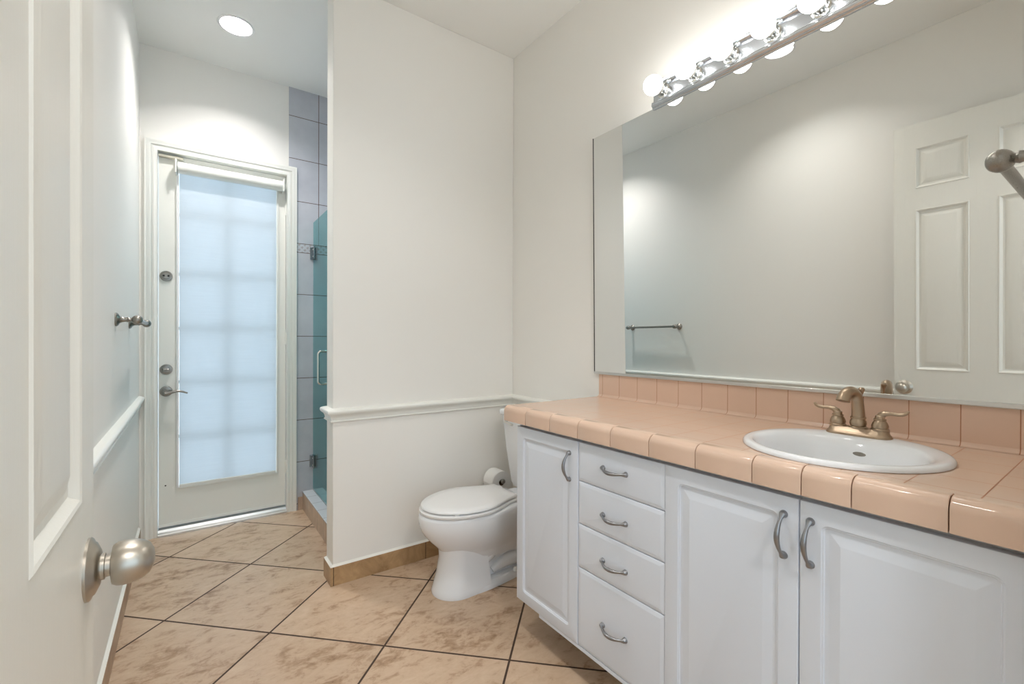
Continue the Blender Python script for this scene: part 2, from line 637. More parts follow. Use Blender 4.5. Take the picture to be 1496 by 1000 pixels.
obj('glass_pane', MB().box(0.05, 0.056, WY0 + 0.03, WY1 - 0.03, WZ0 + 0.03, WZ1 - 0.03), 'clear_glass', win, smooth=False)

# shower curb
CX = -1.0251
cb = thing('shower_curb', 'low tiled curb with a pale top under the green shower glass', 'shower curb', (0, 0, 0), kind='structure')
obj('curb_body', MB().box(CX, -0.885, T + 0.001, D - 0.008, 0.0, 0.124), 'curb_face', cb, smooth=False)
obj('curb_top', MB().box(CX - 0.002, -0.885, T + 0.001, D - 0.008, 0.124, 0.133), 'curb_top', cb, bevel=0.002)
struct('shower_floor', MB().box(-0.884, -0.006, T + 0.008, D - 0.008, 0.0, 0.02), 'shower_floor', 'small-tile shower floor behind the curb', 'shower floor', smooth=False)

# tile baseboards with a caulk line on top
BH, BT = 0.094, 0.0118


def baseboard(name, path, mat, label):
    o = struct(name, MB().sweep(path, [(0, 0), (BT, 0), (BT, BH), (0, BH)], ident), mat, label, 'baseboard', smooth=False)
    obj('caulk_line', MB().sweep(path, [(0, BH), (BT * 0.95, BH), (BT * 0.6, BH + 0.004), (0, BH + 0.010)], ident), 'caulk', o, smooth=False)
    return o


baseboard('baseboard_left', [(-W, 1.145), (-W, YB)], 'base_y', 'brown tile baseboard along the left wall')
baseboard('baseboard_partition', [(0, -0.83), (0, 0), (-S, 0), (-S, T), (-1.03, T)], 'base_x', 'brown tile baseboard around the partition by the toilet')
struct('baseboard_far', MB().box(-1.0571, CX, D - 0.018, D - 0.007, 0, BH), 'curb_face', 'short brown tile baseboard between the door casing and shower curb', 'baseboard', smooth=False)

# chair rails
RZ = 0.8200
RAIL = [(0, 0), (.008, 0), (.012, .003), (.012, .008), (.008, .011), (.009, .022), (.014, .034), (.023, .041),
        (.028, .048), (.029, .056), (.026, .063), (.018, .067), (.006, .070), (0, .071)]
rail = [(d, RZ + h) for d, h in RAIL]
struct('trim_1', MB().sweep([(-W, D - 0.02), (-W, YB)], rail, ident), 'trim', 'white chair rail along the left wall', 'chair rail', ang=50)
struct('trim_2', MB().sweep([(0, -0.80), (0, 0), (-S, 0), (-S, T), (-1.03, T)], rail, ident), 'trim',
       'white chair rail wrapping the partition above the toilet', 'chair rail', ang=50)

# ================================================================== exterior glazed door
# casing around the opening
cas = [(0.0, 0.0), (0.0, 0.010), (0.006, 0.013), (0.016, 0.013), (0.020, 0.009), (0.030, 0.011), (0.034, 0.016), (0.042, 0.013),
       (0.052, 0.018), (0.058, 0.021), (0.064, 0.019), (0.064, 0.0)]
path = [(-1.861, 0.0), (-1.861, 2.415), (-1.131, 2.415), (-1.131, 0.0)]      # left normal points outwards going up
struct('trim_3', MB().sweep(path, [(d, h) for d, h in cas], lambda u, v, h: (u, D - 0.0005 - h, v)), 'trim',
       'white moulded casing around the glazed door', 'door casing', ang=50)
mb = MB()
mb.box(OX0, -1.861, D - 0.001, D + 0.13, 0, OZ).box(-1.131, OX1, D - 0.001, D + 0.13, 0, OZ).box(-1.861, -1.131, D - 0.001, D + 0.13, 2.415, OZ)
struct('trim_4', mb, 'trim', 'white jamb lining inside the glazed door opening', 'door jamb', smooth=False)

door1 = thing('door_1', 'white exterior door with one tall glazed panel of blue daylight', 'door', (-1.496, D + 0.032, 0.0), kind='structure')
X0, X1 = -0.362, 0.362         # slab, local x
GX0, GX1, GZ0, GZ1 = -0.262, 0.303, 0.288, 2.36
mb = MB()
mb.box(X0, GX0, 0, 0.044, 0.045, 2.41).box(GX1, X1, 0, 0.044, 0.045, 2.41)
mb.box(GX0, GX1, 0, 0.044, 0.045, GZ0).box(GX0, GX1, 0, 0.044, GZ1, 2.41)
obj('door_panel', mb, 'trim', door1, smooth=False)
mb = MB()
lip = [(0.0, 0.0), (0.0, 0.006), (-0.006, 0.009), (-0.014, 0.006), (-0.016, 0.0)]
mb.sweep([(GX0, GZ0), (GX0, GZ1), (GX1, GZ1), (GX1, GZ0), (GX0, GZ0)], [(d + 0.014, h) for d, h in lip], lambda u, v, h: (u, -h, v))
obj('glazing_bead', mb, 'trim', door1, ang=50)
obj('glass_pane', MB().box(GX0, GX1, 0.024, 0.028, GZ0, GZ1), 'clear_glass', door1, smooth=False)
mb = MB()
mx = 0.010
mb.box(mx - 0.010, mx + 0.010, 0.030, 0.038, GZ0, GZ1)
for z in (0.608, 0.961, 1.309, 1.660, 2.045):
    mb.box(GX0, mx - 0.010, 0.030, 0.038, z - 0.010, z + 0.010).box(mx + 0.010, GX1, 0.030, 0.038, z - 0.010, z + 0.010)
obj('muntin_grid', mb, 'trim', door1, smooth=False)
LX = -0.3235


def round_plate(mb, x, z, r, th):
    return mb.lathe([(r, 0), (r, th * 0.35), (r * 0.93, th * 0.6), (r * 0.80, th * 0.62), (r * 0.76, th * 0.5), (r * 0.60, th * 0.55), (r * 0.55, th), (r * 0.2, th * 1.05)],
                    (x, 0, z), (0, -1, 0))


for z, turn in ((1.639, 0), (1.046, 1)):
    dbolt = obj('deadbolt', round_plate(MB(), LX, z, 0.033, 0.016), 'nickel', door1)
    if turn:
        obj('thumb_turn', MB().box(LX - 0.017, LX + 0.017, -0.036, -0.016, z - 0.005, z + 0.005), 'nickel', dbolt, bevel=0.003)
    else:
        mb = MB()
        for dx in (-0.012, 0.012):
            mb.lathe([(0.006, 0), (0.006, 0.0012)], (LX + dx, -0.0168, z), (0, -1, 0), 16)
        obj('bolt_hole', mb, 'dark', dbolt)
lv = obj('lever_handle', round_plate(MB(), LX, 0.907, 0.033, 0.014).lathe([(0.013, 0), (0.013, 0.04), (0.010, 0.046)], (LX, -0.012, 0.907), (0, -1, 0)), 'nickel', door1)
pts = [(LX - 0.004 + 0.115 * k / 14, -0.054, 0.905 + 0.010 * math.sin(-1.1 + 4.4 * k / 14) - 0.010 * k / 14) for k in range(15)]
obj('lever', MB().tube(pts, [0.0105 - 0.006 * k / 14 for k in range(15)], up=(0, 0, 1), flat=1.1), 'nickel', lv)
obj('door_sweep', MB().box(X0, X1, -0.004, 0.0, 0.045, 0.062), 'trim', door1, bevel=0.001)
mb = MB()
mb.lathe([(0.0045, 0), (0.0045, 0.001)], (LX - 0.003, -0.0001, 0.307), (0, -1, 0), 12)
obj('screw_hole', mb, 'dark', door1)
# hinges on the right stile
for z in (0.32, 1.25, 2.18):
    obj('door_hinge', MB().lathe([(0.006, 0), (0.006, 0.09)], (X1 + 0.002, -0.005, z - 0.045), (0, 0, 1), 12), 'trim', door1)
# contact sensor at the head
obj('contact_sensor', MB().box(-0.362, -0.236, -0.028, -0.004, 2.385, 2.402), 'beige_plastic', door1, bevel=0.003)
# threshold
mb = MB()
prof = [(0.0, 0.0), (0.0, 0.012), (0.012, 0.020), (0.024, 0.022), (0.030, 0.036), (0.075, 0.040), (0.16, 0.040), (0.16, 0.0)]
mb.rings([[(x, D - 0.022 + a, b) for a, b in prof] for x in (-1.860, -1.132)])
tag(obj('threshold', mb, 'aluminium', ang=30), 'pale metal threshold under the glazed door', 'threshold', kind='structure')

# roller shade on the door
sh = thing('roller_shade', 'closed white roller shade glowing blue with daylight on the glazed door', 'roller shade', (-1.496, D + 0.032, 0))
obj('roller', MB().lathe([(0.036, 0), (0.036, 0.602)], (-0.2645, -0.041, 2.328), (1, 0, 0), 32), 'trim', sh)
for x in (-0.2735, 0.3405):
    obj('bracket', MB().box(x - 0.005, x + 0.005, -0.080, -0.001, 2.285, 2.372), 'trim', sh, bevel=0.004)
obj('fabric', MB().box(-0.256, 0.3, -0.0075, -0.0065, 0.292, 2.32), 'shade', sh, smooth=False)
obj('hem_bar', MB().box(-0.256, 0.3, -0.012, -0.0076, 0.289, 0.305), 'trim', sh, bevel=0.002)
obj('side_channel', MB().box(-0.271, -0.258, -0.019, -0.0096, 0.286, 2.285), 'white_plastic', sh, bevel=0.002)

# ================================================================== glass shower door
sd = thing('shower_door', 'frameless green glass shower door with chrome hinges', 'shower door', (-0.9515, 0, 0))
obj('glass_panel', MB().box(-0.005, 0.005, T + 0.012, D - 0.016, 0.142, 2.10), 'teal_glass', sd, bevel=0.001)
for z in (1.872, 0.345):
    h = obj('hinge', MB().box(-0.013, -0.0052, D - 0.075, D - 0.014, z - 0.045, z + 0.045).box(0.0052, 0.013, D - 0.075, D - 0.014, z - 0.045, z + 0.045)
            .box(-0.026, 0.026, D - 0.0139, D - 0.0072, z - 0.045, z + 0.045), 'darkmetal', sd, bevel=0.002)
    obj('hinge_screw', MB().lathe([(0.006, 0), (0.005, 0.002)], (-0.0132, D - 0.045, z - 0.025), (-1, 0, 0), 14).lathe([(0.006, 0), (0.005, 0.002)], (-0.0132, D - 0.045, z + 0.025), (-1, 0, 0), 14), 'chrome', h)


def d_pull(y, z0, z1, out, side):
    pts = [(side * 0.005, y, z1)]
    for k in range(7):
        a = PI / 2 * k / 6
        pts.append((side * (out - 0.02 + 0.02 * math.sin(a)), y, z1 - 0.02 + 0.02 * math.cos(a)))
    for k in range(7):
        a = PI / 2 * k / 6
        pts.append((side * (out - 0.02 + 0.02 * math.cos(a)), y, z0 + 0.02 - 0.02 * math.sin(a)))
    pts.append((side * 0.005, y, z0))
    return MB().tube(pts, 0.0085, 12)


obj('handle', d_pull(0.80, 0.945, 1.160, 0.055, -1), 'chrome', sd)
obj('handle', d_pull(0.80, 0.945, 1.160, 0.055, 1), 'chrome', sd)

# ================================================================== open six-panel door at the left
LEAD = Vector((-1.82, -1.4825)); HINGE = Vector((-1.8225, -2.2455))
dv = LEAD - HINGE
DW = dv.length
door2 = thing('door_2', 'white six-panel door standing open along the left wall', 'door', (HINGE.x, HINGE.y, 0.0), math.atan2(dv.y, dv.x), kind='structure')
DH0, DH1 = 0.012, 2.4625


def six_panel(mb, y, flip):
    st = 0.097
    xs = [0, st, st + 0.233, DW - st - 0.233, DW - st, DW]
    zs = [DH0, 0.24, 0.765, 1.020, 1.965, 2.083, 2.326, DH1]
    s = -1 if not flip else 1
    for i in range(5):
        for j in range(7):
            a, b, c, d = xs[i], xs[i + 1], zs[j], zs[j + 1]
            if i in (1, 3) and j in (1, 3, 5):
                prof = [(0, 0, 0), (0.003, 0, 0.0), (0.006, 0, -0.0025), (0.010, 0, -0.001), (0.019, 0, 0.0085), (0.027, 0, 0.0095), (0.030, 0, 0.0085), (0.052, 0, 0.0015), (0.055, 0, 0.001)]
                mb.panel(a, b, c, d, [(p, r, y - s * q * 1.0 if not flip else y - q) for p, r, q in [(p, r, q) for p, r, q in prof]] if not flip else
                         [(p, r, y - q) for p, r, q in prof], four=True, back=False)
            else:
                v = [mb.bm.verts.new(p) for p in ((a, y, c), (b, y, c), (b, y, d), (a, y, d))]
                mb.bm.faces.new(v)


mb = MB()
six_panel(mb, 0.0, False)
six_panel(mb, 0.035, True)
mb.rings([[(0, 0, DH0), (DW, 0, DH0), (DW, 0, DH1), (0, 0, DH1)], [(0, 0.035, DH0), (DW, 0.035, DH0), (DW, 0.035, DH1), (0, 0.035, DH1)]], False, False)
obj('door_panel', mb, 'door', door2, ang=18)
KX, KZ = DW - 0.0475, 0.917
ros = obj('rosette', MB().lathe([(0.042, 0), (0.042, 0.003), (0.040, 0.005), (0.036, 0.0065), (0.034, 0.009), (0.024, 0.0135), (0.0185, 0.0145)], (KX, 0, KZ), (0, -1, 0), 40), 'knob', door2)
kn = obj('knob', MB().lathe([(0.0175, 0.0), (0.0175, 0.006), (0.0145, 0.0068), (0.0145, 0.012), (0.019, 0.0128), (0.0262, 0.0142), (0.0290, 0.019), (0.0303, 0.026), (0.0300, 0.033),
                             (0.0285, 0.041), (0.0255, 0.049), (0.0205, 0.0555), (0.0125, 0.0597), (0.004, 0.0613)], (KX, -0.0125, KZ), (0, -1, 0), 40), 'knob', door2, ang=30)
obj('latch_plate', MB().box(DW - 0.0002, DW + 0.0012, 0.006, 0.029, KZ - 0.028, KZ + 0.028), 'nickel', door2, bevel=0.0005)
for z in (0.25, 1.24, 2.22):
    obj('door_hinge', MB().lathe([(0.007, 0), (0.007, 0.09)], (-0.006, 0.006, z - 0.045), (0, 0, 1), 14), 'nickel', door2)


# ================================================================== towel bars
def towel_bar(name, label, loc, rotz, length, reach, mat='nickel'):
    t_ = thing(name, label, 'towel bar', loc, rotz, 'brushed nickel towel bars')
    for x in (0.0, length):
        p_ = obj('post', MB().lathe([(0.028, 0), (0.028, 0.005), (0.024, 0.010), (0.016, 0.014), (0.011, 0.022), (0.0095, 0.034), (0.011, 0.040), (0.0085, 0.045), (0.0085, reach - 0.012), (0.012, reach - 0.004)],
                                   (x, 0, 0), (0, -1, 0), 28), mat, t_)
        s = -1 if x == 0 else 1
        obj('finial', MB().lathe([(0.004, -0.024), (0.013, -0.021), (0.018, -0.012), (0.0195, 0.0), (0.018, 0.010), (0.013, 0.018), (0.004, 0.0215)], (x, -reach, 0), (s, 0, 0), 28), mat, p_, ang=60)
    obj('bar', MB().tube([(0.012, -reach, 0), (length - 0.012, -reach, 0)], 0.0095, 20), mat, t_)
    return t_


# left wall: front faces +x
towel_bar('towel_bar', 'nickel towel bar on the left wall beside the glazed door', (-W, 0.085, 1.318), PI / 2, 0.53, 0.070)
# doorway wall: front faces +y, bar above the counter's right end
towel_bar('towel_bar', 'large nickel towel bar at the right edge in front of the mirror', (-0.088, YB, 1.556), PI, 0.45, 0.063)

# ================================================================== recessed lights
def downlight(cx, cy, label, lens='can'):
    t_ = thing('recessed_light', label, 'recessed light', (cx, cy, H), 0, 'recessed ceiling lights')
    obj('trim_ring', MB().lathe([(0.079, 0.0), (0.094, 0.0), (0.095, -0.002), (0.090, -0.006), (0.080, -0.005), (0.078, -0.002), (0.066, 0.081), (0.064, 0.081), (0.079, 0.0)], (0, 0, 0), (0, 0, 1), 48, False, False), 'white_plastic', t_)
    obj('lens', MB().lathe([(0.064, 0.077), (0.064, 0.081)], (0, 0, 0), (0, 0, 1), 40), lens, t_)
    return t_


downlight(*CANS[0][:2], 'round lit recessed ceiling light in front of the glazed door', 'can_far')
downlight(*CANS[1][:2], 'recessed ceiling light seen only in the mirror below the vanity bulbs')
downlight(*CANS[2][:2], 'unseen recessed light added inside the shower to brighten its tile', 'shower_fill')  # added to brighten shower tile and curb, never in view
hl = thing('hall_fill_light', 'round opal fill light added in the unseen hall behind the doorway', 'ceiling light', (-1.35, -3.3, H))  # added fill lamp behind the camera, lights the room through the doorway
obj('base_ring', MB().lathe([(0.19, 0), (0.19, -0.02), (0.175, -0.025)], (0, 0, 0), (0, 0, 1), 48), 'nickel', hl)
obj('fill_dome', MB().lathe([(0.174, -0.0251), (0.172, -0.045), (0.155, -0.075), (0.12, -0.098), (0.07, -0.112), (0.01, -0.117)], (0, 0, 0), (0, 0, 1), 48), 'hall_fill', hl, ang=80)

# ================================================================== toilet (against the right wall, facing -x)
TY = -0.380


def outline(xf, xb, hw, hb, n=22, sm=0.52, pw=2.0, z=0.0):
    """plan outline: round front at xf, narrowing to half width hb at the straight back xb"""
    L = xb - xf
    half = []
    for i in range(n + 1):
        s = 1 - math.cos(PI / 2 * i / n)          # denser at the nose
        s = s if i < n else 1.0
        if s < sm:
            w = hw * (1 - (1 - s / sm) ** pw) ** (1 / pw)
        else:
            q = (s - sm) / (1 - sm)
            w = hb + (hw - hb) * (0.5 + 0.5 * math.cos(PI * q))
        half.append((xf + L * s, w))
    pts = [(x, TY - w, z) for x, w in half] + [(x, TY + w, z) for x, w in reversed(half[1:])]
    return pts


toi = thing('toilet', 'white two-piece toilet with closed lid beside the vanity', 'toilet', (0, 0, 0))
mb = MB()
lv_ = [(0.150, -0.655, -0.27, 0.090, 0.075), (0.190, -0.690, -0.27, 0.104, 0.085), (0.205, -0.700, -0.265, 0.112, 0.09), (0.235, -0.728, -0.26, 0.135, 0.10), (0.265, -0.757, -0.255, 0.153, 0.11), (0.295, -0.782, -0.25, 0.168, 0.115), (0.325, -0.800, -0.24, 0.177, 0.118),
       (0.350, -0.807, -0.24, 0.181, 0.12), (0.385, -0.809, -0.24, 0.183, 0.12), (0.396, -0.806, -0.24, 0.181, 0.118), (0.402, -0.796, -0.245, 0.172, 0.112)]
mb.rings([outline(xf, xb, hw, hb, z=z) for z, xf, xb, hw, hb in lv_])
# front column of the pedestal
col = [(0.0, -0.740, -0.475, 0.112), (0.012, -0.742, -0.472, 0.114), (0.03, -0.734, -0.475, 0.109), (0.10, -0.714, -0.482, 0.101), (0.17, -0.702, -0.490, 0.097), (0.23, -0.706, -0.495, 0.104)]
mb.rings([outline(xf, xb, hw, hw * 0.96, sm=0.45, z=z) for z, xf, xb, hw in col])
# foot and rear column under the tank deck
foot = [(0.0, -0.735, -0.200, 0.112), (0.012, -0.735, -0.198, 0.112), (0.030, -0.715, -0.205, 0.104), (0.040, -0.70, -0.21, 0.09)]
mb.rings([outline(xf, xb, hw, 0.082, sm=0.4, z=z) for z, xf, xb, hw in foot])
rear = [(0.02, -0.52, -0.215, 0.052), (0.14, -0.52, -0.205, 0.052), (0.26, -0.50, -0.13, 0.072), (0.33, -0.45, -0.05, 0.098), (0.378, -0.40, -0.028, 0.118), (0.388, -0.40, -0.028, 0.118)]
mb.rings([outline(xf, xb, hw, hw, sm=0.3, z=z) for z, xf, xb, hw in rear])
obj('bowl', mb, 'porcelain', toi, ang=48)
# trapway moulding on the visible side and its twin
for s in (-1, 1):
    pts = []
    for k in range(22):
        q = k / 21
        pts.append((-0.52 + 0.30 * q, TY + s * (0.052 + 0.010 * math.sin(PI * q)), 0.135 + 0.20 * (0.5 - 0.5 * math.cos(PI * min(1, q * 1.15)))))
    obj('trapway', MB().tube(pts, [0.036] * 22, 16), 'porcelain', toi)
    pts = [(-0.44 + 0.22 * k / 9, TY + s * 0.052, 0.060 + 0.035 * math.sin(PI * k / 9)) for k in range(10)]
    obj('trapway', MB().tube(pts, [0.018 + 0.018 * math.sin(PI * k / 9) for k in range(10)], 14), 'porcelain', toi)
    obj('bolt_cap', MB().lathe([(0.013, 0), (0.0125, 0.012), (0.008, 0.019), (0.002, 0.021)], (-0.315, TY + s * 0.088, 0.036), (0, 0, 1), 20), 'white_plastic', toi)
# seat ring and lid
mb = MB()
mb.rings([outline(-0.800, -0.315, 0.180, 0.112, z=0.4035), outline(-0.804, -0.312, 0.184, 0.115, z=0.408), outline(-0.804, -0.312, 0.184, 0.115, z=0.416), outline(-0.798, -0.315, 0.179, 0.112, z=0.420)])
obj('seat', mb, 'white_plastic', toi, ang=50)
mb = MB()
mb.rings([outline(-0.790, -0.322, 0.174, 0.106, z=0.4250), outline(-0.797, -0.320, 0.181, 0.111, z=0.4285), outline(-0.797, -0.320, 0.181, 0.111, z=0.434), outline(-0.790, -0.325, 0.175, 0.106, z=0.440), outline(-0.74, -0.36, 0.135, 0.075, z=0.4435)])
obj('lid', mb, 'white_plastic', toi, ang=50)
for s in (-1, 1):
    obj('lid_hinge', MB().tube([(-0.302, TY + s * 0.062, 0.416), (-0.302, TY + s * 0.100, 0.416)], 0.0135, 16), 'white_plastic', toi, bevel=0.002)
    obj('seat_bumper', MB().box(-0.70, -0.68, TY + s * 0.135 - 0.008, TY + s * 0.135 + 0.008, 0.4195, 0.4255), 'white_plastic', toi)
# tank, tapered, and its lid


def tank_ring(z, d, hw, r=0.03):
    pts = []
    xa, xb = -0.018 - d, -0.018
    for cx, cy, s in ((xb - 0.01, TY + hw - 0.01, 0.0), (xa + r, TY + hw - r, 0.5), (xa + r, TY - hw + r, 1.0), (xb - 0.01, TY - hw + 0.01, 1.5)):
        rr = 0.01 if cx > xb - 0.02 else r
        for k in range(6):
            a = PI * (s + 0.5 * k / 5)
            pts.append((cx + rr * math.cos(a), cy + rr * math.sin(a), z))
    return pts


mb = MB()
mb.rings([tank_ring(0.389, 0.135, 0.145), tank_ring(0.395, 0.150, 0.160), tank_ring(0.42, 0.158, 0.170), tank_ring(0.60, 0.172, 0.200), tank_ring(0.80, 0.184, 0.224)])
obj('tank', mb, 'porcelain', toi, ang=45)
mb = MB()
mb.rings([tank_ring(0.8005, 0.190, 0.232), tank_ring(0.806, 0.196, 0.238), tank_ring(0.826, 0.196, 0.238), tank_ring(0.834, 0.190, 0.232), tank_ring(0.837, 0.175, 0.216)])
obj('tank_lid', mb, 'porcelain', toi, ang=50)
fl = obj('flush_lever', MB().lathe([(0.014, 0), (0.014, 0.006), (0.008, 0.010), (0.008, 0.016)], (-0.195, TY + 0.165, 0.765), (-1, 0, 0), 20).tube([(-0.212, TY + 0.165, 0.765), (-0.214, TY + 0.13, 0.763), (-0.212, TY + 0.09, 0.757)], [0.007, 0.006, 0.0075]), 'chrome', toi)

# toilet paper holder and roll on the partition
HX, HZ = -0.172, 0.392
hold = thing('toilet_paper_holder', 'nickel toilet paper peg on the partition wall behind the toilet', 'toilet paper holder', (HX, 0, HZ))
obj('post', MB().lathe([(0.026, 0), (0.026, 0.005), (0.020, 0.010), (0.010, 0.014), (0.0085, 0.02), (0.0085, 0.134), (0.0135, 0.136), (0.0145, 0.143), (0.011, 0.150), (0.003, 0.153)], (0, 0, 0), (0, -1, 0), 24), 'nickel', hold)
rollo = thing('toilet_paper_roll', 'white toilet paper roll on the peg between tank and partition', 'toilet paper', (HX, -0.026, HZ - 0.0090))
mb = MB()
R_, r_ = 0.066, 0.0195
mb.lathe([(R_, 0), (R_, 0.102), (r_, 0.102), (r_, 0), (R_, 0)], (0, 0, 0), (0, -1, 0), 44, False, False)
obj('paper', mb, 'paper', rollo)
mb = MB()
sheet = [(-R_ * math.sin(0.15 * k + 0.2) - 0.001, 0, R_ * math.cos(0.15 * k + 0.2) + 0.001) for k in range(9)] + [(-R_ - 0.004, 0, -0.002)]
mb.rings([[(x, -0.003 - 0.004 * (i % 2), z), (x, -0.099, z), (x - 0.0006, -0.099, z + 0.0006), (x - 0.0006, -0.003 - 0.004 * (i % 2), z + 0.0006)] for i, (x, _, z) in enumerate(sheet)])
obj('loose_sheet', mb, 'paper', rollo)
obj('core', MB().lathe([(r_, 0.001), (r_, 0.101), (r_ - 0.0015, 0.101), (r_ - 0.0015, 0.001), (r_, 0.001)], (0, 0, 0), (0, -1, 0), 32, False, False), paint('cardboard', (120, 100, 80), 0.9, 0.0), rollo)

# ================================================================== vanity cabinets (front faces -x; local x runs along -y)
VX = -0.575          # plane of the door faces


def to_local(y):      # world y -> local x for an empty at (VX, 0, 0) turned -90 degrees
    return -y


DOORPROF = lambda th: [(0.0, .001, th), (0.0, .001, .004), (.0012, .001, .0012), (.004, .002, 0.0), (.043, .016, 0.0), (.0455, .0135, .0025), (.0475, .0115, .0025), (.0495, .0095, .0055),
                       (.056, .004, .0062), (.060, .002, .0055), (.078, .001, .0008), (.080, .001, .0003)]
DRAWPROF = lambda th: [(0.0, .001, th), (0.0, .001, .0045), (.0015, .001, .0032), (.012, .001, 0.0003), (.0135, .001, 0.0)]


def arch_pull(length=0.096):
    """arched cabinet pull along local x, standing off towards -y"""
    mb = MB()
    n = 24
    pts, rad = [], []
    for k in range(n + 1):
        q = k / n
        x = length * (q - 0.5)
        pts.append((x, -0.006 - 0.022 * math.sin(PI * q) ** 0.8, -0.0035 * math.sin(PI * q)))
        rad.append(0.0036 + 0.0026 * math.sin(PI * q) ** 2 + 0.004 * (max(0, 1 - min(q, 1 - q) / 0.10)) ** 1.5)
    mb.tube(pts, rad, 14)
    for s in (-1, 1):
        mb.lathe([(0.0092, 0), (0.0088, 0.003), (0.0068, 0.007), (0.0050, 0.011), (0.003, 0.0125)], (s * length / 2, 0, 0), (0, -1, 0), 20)
    return mb


pull_mesh = None


def pull(parent, x, z, vertical):
    global pull_mesh
    if pull_mesh is None:
        o = obj('handle', arch_pull(), 'pewter', parent, ang=60)
        pull_mesh = o.data
    else:
        o = bpy.data.objects.new('handle', pull_mesh)
        COL.objects.link(o)
        o.parent = parent
    o.location = (x, 0, z)
    if vertical:
        o.rotation_euler = (0, PI / 2, 0)
    tag(o, 'pewter arched pull')
    return o


def carcass(mb, xa, xb, top=0.872):
    """cabinet box without front: local x range, depth to the wall"""
    d = -VX - 0.002
    th = 0.016
    mb.box(xa, xa + th, 0.0205, d, 0.15, top).box(xb - th, xb, 0.0205, d, 0.15, top)
    mb.box(xa + th, xb - th, 0.0205, d, 0.15, 0.166).box(xa + th, xb - th, d - 0.006, d, 0.166, top)
    mb.box(xa + th, xb - th, 0.0205, 0.038, top - 0.03, top)
    return mb


def cabinet(label, ya, yb, name='vanity_cabinet', kick_from=None):
    c = thing(name, label, 'bathroom cabinet', (VX, 0, 0), -PI / 2, 'white vanity cabinets')
    xa, xb = -ya, -yb
    obj('body', carcass(MB(), xa, xb, 0.8905), 'carcass', c, smooth=False)
    k0 = xa if kick_from is None else -kick_from
    obj('toe_kick', MB().box(k0, xb, 0.225, 0.24, 0.0, 0.149), 'carcass', c, smooth=False)
    obj('bottom_rail', MB().box(k0, xb, 0.003, 0.019, 0.136, 0.1485), 'cabinet', c, smooth=False)
    return c


DZ0, DZ1 = 0.1495, 0.876
c1 = cabinet('single-door white cabinet at the left end of the vanity next to the toilet', -0.8315, -1.2003, kick_from=-0.98)
d_ = obj('door', MB().panel(0.8320, 1.1995, DZ0, DZ1, DOORPROF(0.0195)), 'cabinet', c1, ang=30)
pull(d_, 1.1568, 0.7790, True)
c2 = cabinet('white cabinet with a stack of four drawers between the two door cabinets', -1.2007, -1.5622)
zz = [DZ0, 0.4305, 0.5850, 0.7370, DZ1]
for z0, z1, hz in zip(zz[:-1], zz[1:], (0.2830, 0.4995, 0.6530, 0.8105)):
    d_ = obj('drawer', MB().panel(1.2012, 1.5615, z0 + 0.0012, z1 - 0.0012, DRAWPROF(0.0195)), 'cabinet', c2, ang=20)
    pull(d_, 1.3705, hz, False)
c3 = cabinet('double-door white sink cabinet at the right end of the vanity', -1.5626, YB + 0.003)
d_ = obj('door', MB().panel(1.5632, 1.9192, DZ0, DZ1, DOORPROF(0.0195)), 'cabinet', c3, ang=30)
pull(d_, 1.8880, 0.7850, True)
d_ = obj('door', MB().panel(1.9212, 2.2845, DZ0, DZ1, DOORPROF(0.0195)), 'cabinet', c3, ang=30)
pull(d_, 1.9440, 0.7850, True)

# ================================================================== tiled countertop with a hole for the sink
SCX, SCY, SA, SB = -0.3250, -1.9120, 0.2265, 0.2210       # sink centre and half axes
YR = YB + 0.001
ct = thing('countertop', 'peach tiled countertop with rounded front edge on the white vanity', 'countertop', (0, 0, 0))


def top_sheet():
    mb = MB()
    xa, xb = CFRONT + 0.0405, -0.001
    ha, hb = SA - 0.026, SB - 0.026
    y0, y1 = SCY - 0.30, SCY + 0.30
    z0, z1 = CTOP - 0.03, CTOP
    mb.box(xa, xb, y1, CEND, z0, z1)
    mb.box(xa, xb, YR, y0, z0, z1)
    n = 64
    rings = []
    for z in (z0, z1):
        inner, outer = [], []
        for k in range(n):
            an = 2 * PI * (k + 0.5) / n
            c, s = math.cos(an), math.sin(an)
            inner.append((SCX + ha * c, SCY + hb * s, z))
            cand = []
            if c > 1e-9: cand.append((xb - SCX) / c)
            if c < -1e-9: cand.append((xa - SCX) / c)
            if s > 1e-9: cand.append((y1 - SCY) / s)
            if s < -1e-9: cand.append((y0 - SCY) / s)
            q = min(cand)
            outer.append([SCX + q * c, SCY + q * s, z])
        for cx, cy in ((xa, y0), (xa, y1), (xb, y0), (xb, y1)):
            k = min(range(n), key=lambda i: (outer[i][0] - cx) ** 2 + (outer[i][1] - cy) ** 2)
            outer[k] = [cx, cy, z]
        rings.append((inner, outer))
    mb.rings([rings[0][1], rings[1][1], rings[1][0], rings[0][0]], closed=True)
    return mb


obj('tile_top', top_sheet(), 'peach_top', ct, smooth=False)
